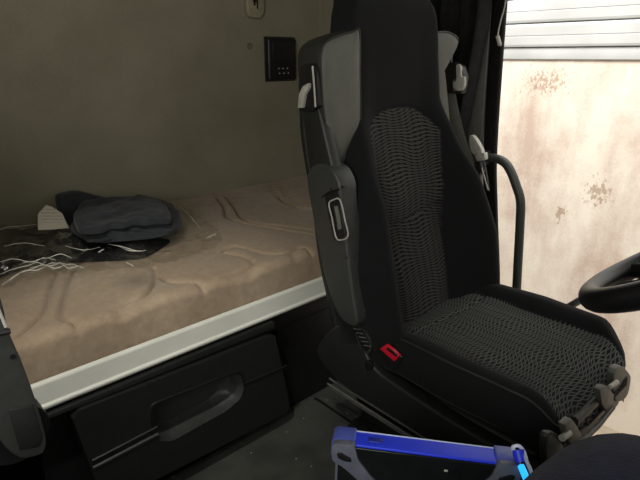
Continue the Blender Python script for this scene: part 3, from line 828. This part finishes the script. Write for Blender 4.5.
# ------------------------------------------------------------------ steering wheel
WT = math.radians(36); WR = .222
wc = Vector((-.142, 1.075, .693))
ex = Vector((math.cos(WT), 0, math.sin(WT))); ey = Vector((0, 1, 0)); ez = ex.cross(ey)
wh = thing('steering_wheel', 'black steering wheel with pale spoke trim in front of the driver seat', 'steering wheel', wc)
def wv(a, r, h=0): return ex*math.cos(a)*r+ey*math.sin(a)*r+ez*h
bm = bmesh.new(); tube(bm, [wv(2*PI*k/72, WR) for k in range(72)], .0225, 16, True); obj('rim', bm, M['plastic_black'], wh)
bm = bmesh.new()
for a in (PI*.86, PI*1.14, PI*.28, -PI*.28):
    tube(bm, smooth_path([wv(a, WR-.004, -.002), wv(a+.02, WR-.07, -.018), wv(a+.05, .06, -.035)], 5), [.016, .016, .017, .018, .02, .021, .022, .024, .026, .028, .03], 10, sx=.5, up=ez)
obj('spoke', bm, M['plastic_black'], wh)
bm = bmesh.new()
bm.free()
for f in (lambda b: tube(b, [wv(PI*.86, WR-.035, .004), wv(PI*.88, .10, -.012)], .004, 8), lambda b: tube(b, [wv(PI*1.14, WR-.035, .004), wv(PI*1.12, .10, -.012)], .004, 8)):
    bm = bmesh.new(); f(bm); obj('spoke_trim', bm, M['plastic_grey'], wh)
bm = bmesh.new(); b2 = bmesh.new(); bmesh.ops.create_uvsphere(b2, u_segments=32, v_segments=16, radius=1); bmesh.ops.scale(b2, vec=(.085, .085, .035), verts=b2.verts)
bmesh.ops.transform(b2, matrix=Matrix((ex, ey, ez)).transposed().to_4x4(), verts=b2.verts); bmesh.ops.translate(b2, vec=ez*-.03, verts=b2.verts); merge(bm, b2); obj('hub', bm, M['plastic_dark'], wh)
bm = bmesh.new(); tube(bm, [ez*-.04, ez*-.25+ex*.05, Vector((.28, 0, -.33))], [.04, .045, .05], 18); obj('column', bm, M['plastic_dark'], wh)
bm = bmesh.new(); tube(bm, [at(562, 311, 'y', 1.36)-wc, at(592, 293, 'y', 1.30)-wc, Vector((.02, .06, -.09))], [.010, .009, .010], 10); so = obj('column_stalk', bm, M['plastic_grey'], wh)
# dashboard carrying the column, ahead of the wheel
db = thing('dashboard', 'dark moulded dashboard under the windscreen ahead of the steering wheel', 'dashboard', (.6, .4, 0))
bm = bmesh.new()
prof = round_poly([(.30, .12), (.16, .55), (.22, .70), (.45, .78), (XF-.01, .75), (XF-.01, .0), (.42, .0)], .04, 5)
b, _ = loft([[(p[0]-.6, y-.4, p[1]) for p in prof] for y in (YP+.02, 0, .8, YS-.04)]); merge(bm, b); obj('dash_body', bm, M['plastic_dark'], db)
bm = bmesh.new(); box(bm, (.26-.6, .84-.4, .70), (.5-.6, 1.32-.4, .80), .04, 5); obj('instrument_hood', bm, M['plastic_black'], db)

# ------------------------------------------------------------------ things on the rear wall
cp = thing('control_panel', 'black wall control panel with small display and white-marked buttons', 'control panel', (XB, 1.395, .99))
yA, yB, zA, zB = 1.326, 1.470, .908, 1.068
bm = bmesh.new(); box(bm, (0, yA-1.395, zA-.99), (.022, yB-1.395, zB-.99), .010, 4); obj('housing', bm, M['plastic_black'], cp)
bm = bmesh.new(); box(bm, (0, yA-1.400, zA-.994), (.004, yB-1.390, zB-.986), .002, 2); obj('wall_mount', bm, M['plastic_dark'], cp)
bm = bmesh.new(); box(bm, (.020, yA+.018-1.395, zA+.072-.99), (.0235, yB-.014-1.395, zB-.012-.99), .003, 2); obj('display', bm, M['lcd'], cp)
def bt(j, i): return (yA+.047+.022*j+.004*i-1.395, zA+.046-.018*i-.99)
first = None
for i in range(2):
    for j in range(3):
        y, z = bt(j, i); bm = bmesh.new(); box(bm, (.020, y-.008, z-.006), (.0245, y+.008, z+.006), .002, 2); b_ = obj('button', bm, M['plastic_dark'], cp)
        bm = bmesh.new(); box(bm, (.0243, y-.0022, z-.0022), (.0250, y+.0022, z+.0022), .0005, 1); obj('button_mark', bm, M['button_white'], b_)
wl = thing('reading_lamp_socket', 'cream rounded wall fitting with dark slots high on the rear wall', 'wall fitting', (XB, 1.275, 1.17))
bm = bmesh.new(); P = [Vector((XB, p[0], p[1]))-wl.location for p in round_poly([(1.237, 1.215), (1.237, 1.150), (1.250, 1.134), (1.300, 1.134), (1.314, 1.150), (1.318, 1.215)], .014, 4)]
prism(bm, P, (.020, 0, 0), .006, 3); obj('housing', bm, M['cream'], wl)
bm = bmesh.new(); box(bm, (.018, -.010, .006), (.0215, -.001, .03), .001, 1); box(bm, (.018, .004, -.004), (.0215, .011, .018), .001, 1); box(bm, (.018, -.012, .018), (.0215, .012, .026), .001, 1); obj('slot', bm, M['plastic_black'], wl)
bm = bmesh.new(); p = at(249.5, 46, 'x', XB); tube(bm, [p, p+Vector((.003, 0, 0))], .0125, 20)
tag(obj('wall_plug', bm, simple('tan_plug', (.17, .145, .09), .7)), 'small round tan plug in the rear wall under the cream fitting', 'plug')

# ------------------------------------------------------------------ garments in a clear bag on the bunk
def pad(outline, zbase, ztop, wr=.004, ws=18, seed=0, edge=5, smooth_n=4, rings_n=26):
    """soft folded slab: outline of (x, y); zbase number; ztop number or function"""
    S = smooth_path([(p[0], p[1], 0) for p in outline], smooth_n, True); c = sum(S, Vector())/len(S)
    bm = bmesh.new(); zt = ztop if callable(ztop) else (lambda x, y: ztop)
    def top(x, y, k):
        f = (max(0, 1-k**edge))**.5
        w = wr*(noise.noise((x*ws, y*ws, seed))+.5*noise.noise((x*ws*2.3, y*ws*2.3, seed+5))+.8*(.5-abs(noise.noise((x*ws*.8+y*ws*1.5, y*ws*.6, seed+9)))))
        if k > .9: w += .35*wr*math.sin((x-y)*60+seed)
        return zbase+.002+(zt(x, y)-zbase+w)*f
    ctr = bm.verts.new((c.x, c.y, top(c.x, c.y, 0))); prev = None
    for i in range(1, rings_n+1):
        k = 1-(1-i/rings_n)**1.6; ring = []
        for p in S:
            x = c.x+(p.x-c.x)*k; y = c.y+(p.y-c.y)*k
            ring.append(bm.verts.new((x, y, top(x, y, k))))
        n = len(ring)
        for j in range(n):
            if prev is None: bm.faces.new((ctr, ring[j], ring[(j+1) % n]))
            else: bm.faces.new((prev[j], ring[j], ring[(j+1) % n], prev[(j+1) % n]))
        prev = ring
    bot = bm.verts.new((c.x, c.y, zbase)); n = len(prev); low = [bm.verts.new((v.co.x*.99+c.x*.01, v.co.y*.99+c.y*.01, zbase)) for v in prev]
    for j in range(n):
        bm.faces.new((prev[j], low[j], low[(j+1) % n], prev[(j+1) % n])); bm.faces.new((low[j], bot, low[(j+1) % n]))
    return bm
def zp(u, v, z): p = at(u, v, 'z', z); return (max(p.x, XB+.012), p.y)
MZ = .504
pads = []
def garment(name, label, bm, mat):
    o = obj(name, bm, mat); pads.append(o); return tag(o, label, 'garment', 'clothes packed in the clear bag')
# lowest black garment, spread to the left edge of the bunk
garment('folded_trousers', 'crumpled black garment spread out lowest in the clear bag on the mattress',
    pad([zp(u, v, .53) for u, v in ((-60, 262), (-20, 232), (30, 222), (80, 222), (130, 232), (168, 232), (160, 240), (140, 249), (96, 252), (50, 254), (8, 262), (-30, 276))], MZ,
        lambda x, y: .518+.008*math.sin(22*(x+.9*y)), .018, 15, 3), M['garment_black'])
# folded grey shirt on top: two layers
z1 = .548
garment('folded_jacket', 'charcoal folded jacket whose wavy edge droops, middle of the bagged clothes',
    pad([zp(u, v, .55) for u, v in ((70, 226), (96, 208), (140, 200), (170, 206), (182, 219), (176, 229), (158, 236), (120, 240), (90, 240))], .545,
        lambda x, y: .562+.006*math.sin(45*y), .018, 18, 9, edge=8), M['garment'])
shirt = garment('folded_shirt', 'charcoal folded shirt lying flat on top of the bagged clothes',
    pad([zp(u, v, .588) for u, v in ((73, 216), (76, 208), (84, 202), (100, 199.5), (118, 197), (135, 197), (149, 195.5), (153, 197), (164, 203), (168, 207), (171, 217), (168, 220.5), (155, 221), (146, 222.5), (134, 222), (122, 225.5), (110, 226), (100, 230), (82, 231), (77, 228))], .578,
        lambda x, y: .592+.004*math.sin(30*x), .010, 14, 12, edge=14, smooth_n=3), M['garment'])
for q_, (dz, du, dv, sd__) in enumerate(((.570, 3, 2.5, 2.1), (.562, 1, 5, 4.7), (.555, 5, 7, 8.3))):
    fl_ = obj('fold_layer', pad([zp(u+du+1.6*math.sin(i*1.9+sd__), v+dv+1.1*math.sin(i*2.7+sd__), .57) for i, (u, v) in enumerate(((75, 214), (88, 206), (118, 200), (150, 199), (166, 208), (170, 217), (160, 220), (147, 221), (134, 223), (120, 224), (106, 227), (92, 229), (80, 228)))], dz-.001,
        dz+.006, .004, 20, 20+q_, edge=10, smooth_n=5), M['garment'], shirt)
# collar-like flap standing against the wall
def flap(bm):
    pts = [(57, 197), (66, 193), (80, 191.5), (98, 196), (116, 201), (108, 206), (92, 210), (88, 226), (78, 232), (66, 222), (60, 212)]
    w = [at(u, v, 'x', XB+.09+.0006*(v-190)*3) for u, v in pts]
    P = smooth_path(w, 3, True); c = sum(P, Vector())/len(P); prev = None; rings = []
    for d, s in ((-.028, .96), (-.010, 1.0), (.004, .97), (.010, .85), (.012, .6), (.012, .3), (.012, .02)):
        rings.append([c+(p-c)*s+Vector((d+.006*noise.noise(p*20), 0, 0)) for p in P])
    b, _ = loft(rings); merge(bm, b)
bm = bmesh.new(); flap(bm); garment('jacket_collar', 'charcoal cloth folded upright against the rear wall behind the white tag', bm, M['garment'])
# paper tag
bm = bmesh.new()
tg = [(38, 214), (46, 205), (52, 207), (62, 213), (69, 228), (52, 229.5), (38, 230)]
vs = [bm.verts.new(at(u, v, 'x', -1.46-.001*(230-v))) for u, v in tg]; uvl = bm.loops.layers.uv.new('UVMap')
f = bm.faces.new(vs)
for l, (u, v) in zip(f.loops, tg): l[uvl].uv = ((u-38)/31, (230-v)/25)
ex_ = bmesh.ops.extrude_face_region(bm, geom=[f]); bmesh.ops.translate(bm, vec=(-.0015, 0, 0), verts=[g for g in ex_['geom'] if isinstance(g, bmesh.types.BMVert)])
bmesh.ops.triangulate(bm, faces=[f for f in bm.faces if len(f.verts) > 4])
tag(obj('paper_tag', bm, M['tag'], None, False), 'small white printed paper tag leaning against the dark folded clothes', 'tag')

# clear film over them
def film_mesh():
    vs = []; ps = []
    for o in pads[:1]:
        b = len(vs); vs += [o.matrix_world @ v.co for v in o.data.vertices]; ps += [tuple(b+i for i in p.vertices) for p in o.data.polygons]
    T = BVHTree.FromPolygons(vs, ps)
    out = [zp(u, v, .51) for u, v in ((-90, 300), (-60, 240), (-10, 219), (30, 208), (90, 198), (140, 190), (176, 199), (196, 212), (214, 226), (224, 243), (206, 252), (180, 262), (150, 268), (110, 271), (60, 276), (24, 283), (-10, 296), (-50, 312))]
    S = smooth_path([(p[0], p[1], 0) for p in out], 7, True); c = sum(S, Vector())/len(S)
    # dense grid clipped to the outline
    x0 = min(p.x for p in S); x1 = max(p.x for p in S); y0 = min(p.y for p in S); y1 = max(p.y for p in S)
    st = .0065; nx = int((x1-x0)/st)+1; ny = int((y1-y0)/st)+1
    def inside(x, y):
        r = False; n = len(S); j = n-1
        for i in range(n):
            a, b = S[i], S[j]
            if (a.y > y) != (b.y > y) and x < (b.x-a.x)*(y-a.y)/(b.y-a.y)+a.x: r = not r
            j = i
        return r
    H = {}
    for i in range(nx+1):
        for j in range(ny+1):
            x = x0+i*st; y = y0+j*st
            h = T.ray_cast(Vector((x, y, 1.2)), Vector((0, 0, -1)))
            H[i, j] = max(.508, h[0].z+.004 if h[0] is not None else 0)
    for _ in range(6):
        N = {}
        for (i, j), z in H.items():
            nb = [H.get((i+a, j+b), z) for a, b in ((1, 0), (-1, 0), (0, 1), (0, -1))]
            N[i, j] = max(H[i, j], sum(nb)/4)
        H = N
    bm = bmesh.new(); V = {}
    for (i, j), z in H.items():
        x = x0+i*st; y = y0+j*st
        if not inside(x, y): continue
        # crumple: ridged noise
        r = 1-abs(noise.noise((x*11+y*4, y*16-x*3, 2)))*2.2; r2 = 1-abs(noise.noise((x*24, y*34+x*8, 6)))*2
        V[i, j] = bm.verts.new((x, y, z+.003+.010*max(0, r)**4+.003*max(0, r2)**3))
    for (i, j) in list(V):
        q = [(i, j), (i+1, j), (i+1, j+1), (i, j+1)]
        if all(k in V for k in q): bm.faces.new([V[k] for k in q])
    return bm
fo = obj('plastic_bag', film_mesh(), M['film'])
tag(fo, 'crumpled clear plastic bag over the dark clothes on the mattress', 'bag')

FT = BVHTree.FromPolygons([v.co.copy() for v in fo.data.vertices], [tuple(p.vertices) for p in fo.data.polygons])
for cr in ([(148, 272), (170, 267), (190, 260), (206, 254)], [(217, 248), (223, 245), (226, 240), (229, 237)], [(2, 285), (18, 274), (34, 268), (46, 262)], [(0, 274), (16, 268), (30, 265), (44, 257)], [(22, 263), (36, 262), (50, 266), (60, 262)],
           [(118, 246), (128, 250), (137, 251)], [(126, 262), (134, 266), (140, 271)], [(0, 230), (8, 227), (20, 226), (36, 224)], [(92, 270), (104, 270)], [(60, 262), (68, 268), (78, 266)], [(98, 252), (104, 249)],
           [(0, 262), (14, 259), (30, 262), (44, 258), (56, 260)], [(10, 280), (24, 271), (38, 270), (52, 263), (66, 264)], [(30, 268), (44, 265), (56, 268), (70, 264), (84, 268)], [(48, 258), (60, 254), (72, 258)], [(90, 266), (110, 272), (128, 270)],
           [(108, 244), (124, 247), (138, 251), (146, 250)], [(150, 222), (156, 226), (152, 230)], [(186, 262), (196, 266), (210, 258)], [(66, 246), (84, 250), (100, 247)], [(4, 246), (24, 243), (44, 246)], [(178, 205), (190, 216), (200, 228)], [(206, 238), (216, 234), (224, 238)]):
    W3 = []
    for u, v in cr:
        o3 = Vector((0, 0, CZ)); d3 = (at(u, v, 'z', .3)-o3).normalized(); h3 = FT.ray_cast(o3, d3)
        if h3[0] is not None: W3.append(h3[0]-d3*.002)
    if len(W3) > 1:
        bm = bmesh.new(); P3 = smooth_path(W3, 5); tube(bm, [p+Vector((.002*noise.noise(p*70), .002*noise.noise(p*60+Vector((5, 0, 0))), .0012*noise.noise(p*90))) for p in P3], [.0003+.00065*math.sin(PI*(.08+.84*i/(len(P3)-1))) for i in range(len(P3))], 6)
        obj('highlight_streak', bm, M['highlight_streak'], fo)  # thin bright tubes stand in for highlights along the film

# ------------------------------------------------------------------ tablet on the photographer's lap
TL = at(331, 437, 'y', .435); 
A0 = Vector((-.452, .447, .452)); 
def ray_t(u, v, t):
    p = at(u, v, 'z', 0); return Vector((0, 0, CZ))+(p-Vector((0, 0, CZ)))*t
# the two upper front corners of the casing
d0 = ray_t(333, 449, 1).copy()
def rdist(u, v, d):
    p = at(u, v, 'z', 0)-Vector((0, 0, CZ)); return Vector((0, 0, CZ))+p.normalized()*d
cL = rdist(333, 443, .78); cR = rdist(521, 467, .80)
tx = (cR-cL).normalized(); view = (Vector((0, 0, CZ))-(cL+cR)/2).normalized()
upv = (Vector((0, 0, 1))-tx*tx.z).normalized()
# casing leans back: face turned up towards the holder
tn = (view-tx*view.dot(tx)).normalized()
lean = 0
tn = (tn*math.cos(lean)+upv.cross(tx).cross(tx)*0).normalized()
side = tx.cross(tn).normalized()
if side.z < 0: side = -side
# side = 'up' along the casing; rotate casing about tx so the top edge shows
tn2 = (tn*math.cos(math.radians(38))-side*math.sin(math.radians(38))).normalized(); tn = tn2; side = (side-tn*side.dot(tn)).normalized()
W = (cR-cL).length; Ht = .19; TH = .034
tb = thing('tablet_computer', 'rugged tablet computer with bright blue edge held upright at the bottom of the picture', 'tablet', cL)
def tloc(a, b, c): return tx*a+side*b+tn*c
def tbox(bm, lo, hi, bev):
    b2 = bmesh.new(); box(b2, lo, hi, bev, 4)
    for v in b2.verts: v.co = tloc(*v.co)
    merge(bm, b2)
bm = bmesh.new(); tbox(bm, (.004, -Ht, -TH), (W-.004, -.0035, -.002), .003); obj('casing', bm, M['bumper'], tb)
bm = bmesh.new(); tbox(bm, (.006, -.006, -TH+.0005), (W-.006, 0, -.0025), .0015); q_ = obj('top_edge', bm, M['blue'], tb); q_['label'] = 'bright blue top edge'
bm = bmesh.new(); tbox(bm, (.008, -Ht+.006, -.004), (W-.008, -.003, .0005), .001); obj('screen', bm, M['screen'], tb)
bm = bmesh.new()
def slabp(bm, pts, c0, c1, bev=.002):
    b2 = bmesh.new(); prism(b2, [(p[0], p[1], c0) for p in pts], (0, 0, c1-c0), bev, 2)
    for v in b2.verts: v.co = tloc(*v.co)
    merge(bm, b2)
k = W/.29
corner = round_poly([(-.003*k, .003), (.030, .003), (.036, -.020), (.058, -.048), (.085, -.072), (.068, -.074), (.040, -.056), (.018, -.036), (.000, -.026)], [.012, .003, .006, .01, .004, .004, .01, .01, .004], 4)
def cornerpiece(mir):
    bm = bmesh.new(); pts = [((W-p[0]) if mir else p[0], p[1]) for p in corner]
    slabp(bm, pts, -.006, .004)
    return bm
def cornercap(mir):
    bm = bmesh.new()
    c2 = round_poly([(-.003, .003), (.030, .003), (.030, -.004), (.006, -.010), (.003, -.026), (-.003, -.026)], [.010, .002, .002, .004, .002, .002], 4)
    pts = [((W-p[0]) if mir else p[0], p[1]) for p in c2]; slabp(bm, pts, -TH-.002, -.0062)
    return bm
M['cap'] = simple('pale_blue_bumper', (.07, .10, .42), .4, bump=0)
for mir in (False, True): obj('corner_cap', cornercap(mir), M['cap'], tb)
c_ = obj('corner_bumper', cornerpiece(False), M['bumper'], tb)
bm = bmesh.new(); slabp(bm, round_poly([(.006, -.012), (.013, -.010), (.018, -.014), (.026, -.017), (.028, -.024), (.018, -.024), (.008, -.020)], .003, 3), .003, .0052, .0006); obj('bumper_slot', bm, M['plastic_black'], c_)
c_ = obj('corner_bumper', cornerpiece(True), M['bumper'], tb)
bm = bmesh.new(); slabp(bm, round_poly([(W-.006, -.012), (W-.013, -.010), (W-.018, -.014), (W-.026, -.017), (W-.028, -.024), (W-.018, -.024), (W-.008, -.020)], .003, 3), .003, .0052, .0006); obj('bumper_slot', bm, M['plastic_black'], c_)
bm = bmesh.new(); tbox(bm, (.048, -.002, -.022), (.068, .0015, -.012), .002); obj('port_cover', bm, simple('deep_blue_rubber', (.008, .02, .30), .5, bump=0), tb)
def piping(bm):
    tube(bm, [tloc(.006, .0, -TH+.002), tloc(W-.006, .0, -TH+.002)], .0013, 6)
bm = bmesh.new(); piping(bm); obj('edge_line', bm, M['milky'], tb)
bm = bmesh.new(); tbox(bm, (W*.61, -.022, .0004), (W*.63, -.019, .0012), .0003); obj('indicator_mark', bm, M['plastic_light'], tb)
# stylus clipped in the right corner
st = thing('stylus', '', '', (0, 0, 0)); del st['label']; del st['category']; st.parent = tb
def tl(u, v, d): return rdist(u, v, d)-cL
bm = bmesh.new(); tube(bm, smooth_path([tl(514, 451, .80), tl(513, 447, .80), tl(519, 446, .80), tl(524, 452, .80), tl(527, 462, .79), tl(532, 474, .78), tl(537, 490, .77)], 5), .0026, 8); obj('stylus_loop', bm, M['milky'], st)
bm = bmesh.new(); tube(bm, [tl(518, 450, .80), tl(521, 462, .80)], [.008, .0075], 12); obj('stylus_cap', bm, M['blue'], st)
bm = bmesh.new(); tube(bm, smooth_path([tl(521, 466, .795), tl(526, 478, .787), tl(532, 496, .775)], 4), .0045, 10); obj('stylus_barrel', bm, M['cyan'], st)

# ------------------------------------------------------------------ the seated photographer's legs
def person():
    root = thing('person', 'seated person in navy trousers, only a raised knee showing at the lower right', 'person', (-.42, -.18, .38))
    me = bpy.data.meshes.new('legs')
    kR = rdist(645, 482, .74); kL = Vector((-.52, .33, .36))
    J = [(-.40, -.16, .535), (-.40, -.18, .68),
         (-.28, -.12, .49), (-.16, .16, .43), (kR.x-.01, kR.y-.14, kR.z-.03), (kR.x, kR.y, kR.z), (kR.x+.06, kR.y+.02, kR.z-.14), (kR.x+.10, kR.y-.02, .12),
         (-.49, -.12, .49), (-.46, .05, .455), (-.42, .25, .335), (-.375, .385, .245), (-.35, .40, .19), (-.33, .39, .12)]
    Rd = [.13, .12, .095, .092, .098, .104, .075, .05, .090, .070, .060, .056, .050, .045]
    E = [(0, 1), (0, 2), (2, 3), (3, 4), (4, 5), (5, 6), (6, 7), (0, 8), (8, 9), (9, 10), (10, 11), (11, 12), (12, 13)]
    me.from_pydata([Vector(j)-root.location for j in J], E, [])
    o = bpy.data.objects.new('trousers', me); COL.objects.link(o); o.parent = root
    me.materials.append(M['navy'])
    bm = bmesh.new(); bm.from_mesh(me); bm.to_mesh(me); bm.free()
    sk = o.modifiers.new('skin', 'SKIN')
    if not me.skin_vertices:
        bm = bmesh.new(); bm.from_mesh(me); bm.verts.layers.skin.verify(); bm.to_mesh(me); bm.free()
    for v, r in zip(me.skin_vertices[0].data, Rd): v.radius = (r, r)
    me.skin_vertices[0].data[0].use_root = True
    sk.use_smooth_shade = True
    sd = o.modifiers.new('sub', 'SUBSURF'); sd.levels = 3; sd.render_levels = 3
    for k, (x, y) in enumerate(((J[7][0], J[7][1]), (J[13][0], J[13][1]))):
        bm = bmesh.new()
        b2 = bmesh.new(); bmesh.ops.create_uvsphere(b2, u_segments=24, v_segments=14, radius=1); bmesh.ops.scale(b2, vec=(.052, .135, .052), verts=b2.verts)
        for v in b2.verts:
            if v.co.z < -.0: v.co.z = v.co.z*.55
            if v.co.y > 0: v.co.z *= 1-.35*v.co.y/.135
        bmesh.ops.translate(b2, vec=Vector((x, y+.06, .0315))-root.location, verts=b2.verts); merge(bm, b2); obj('shoe', bm, M['shoe'], root)
        bm = bmesh.new(); tube(bm, [Vector((x, y, .05))-root.location, Vector((x, y, .15))-root.location], .036, 16); obj('sock', bm, M['garment_black'], root)
    return root
person()

# ------------------------------------------------------------------ light
def area(name, loc_, target, size, energy, col, sy=None):
    d = bpy.data.lights.new(name, 'AREA'); d.energy = energy; d.color = col; d.shape = 'RECTANGLE'; d.size = size; d.size_y = sy or size
    o = bpy.data.objects.new(name, d); COL.objects.link(o); o.location = loc_
    o.rotation_euler = (Vector(target)-Vector(loc_)).to_track_quat('-Z', 'Y').to_euler(); return o
w = bpy.data.worlds.new('world'); scene.world = w; w.use_nodes = True
w.node_tree.nodes['Background'].inputs[0].default_value = (1.0, .96, .90, 1); w.node_tree.nodes['Background'].inputs[1].default_value = .35
area('yard_light', (-1.2, 1.95, 3.0), (-1.3, 3.5, .3), 6, 250, (1, .95, .89), 1.2)
area('windscreen_daylight', (XF+.02, .35, 1.28), (-1.5, .1, .6), 1.9, 3.6, (1, .98, .90), .9)
area('passenger_window_daylight', (.1, YP-.02, 1.2), (-1.2, .1, .45), .8, 15, (1, .98, .90), .7)

lf = thing('added_spot_lamp', 'added round lamp housing, unseen in the cab roof over the passenger seat', 'lamp', (-.42, -.05, ZC))  # added, unseen housing for the spot that brightens rail and mattress
bm = bmesh.new(); tube(bm, [(0, 0, 0), (0, 0, -.03)], .05, 24); obj('added_lamp_housing', bm, M['plastic_dark'], lf)
sd_ = bpy.data.lights.new('added_bunk_spot', 'SPOT'); sd_.energy = 56; sd_.color = (1, .97, .90); sd_.spot_size = math.radians(40); sd_.spot_blend = 1; sd_.shadow_soft_size = .04  # spot added to brighten the bunk front
so_ = bpy.data.objects.new('added_bunk_spot', sd_); COL.objects.link(so_); so_.location = (-.42, -.05, ZC-.06)
so_.rotation_euler = (Vector((-1.0, .42, .42))-so_.location).to_track_quat('-Z', 'Y').to_euler()
scene.view_settings.view_transform = 'Standard'; scene.view_settings.look = 'None'
scene.view_settings.gamma = 1; scene.view_settings.exposure = 0
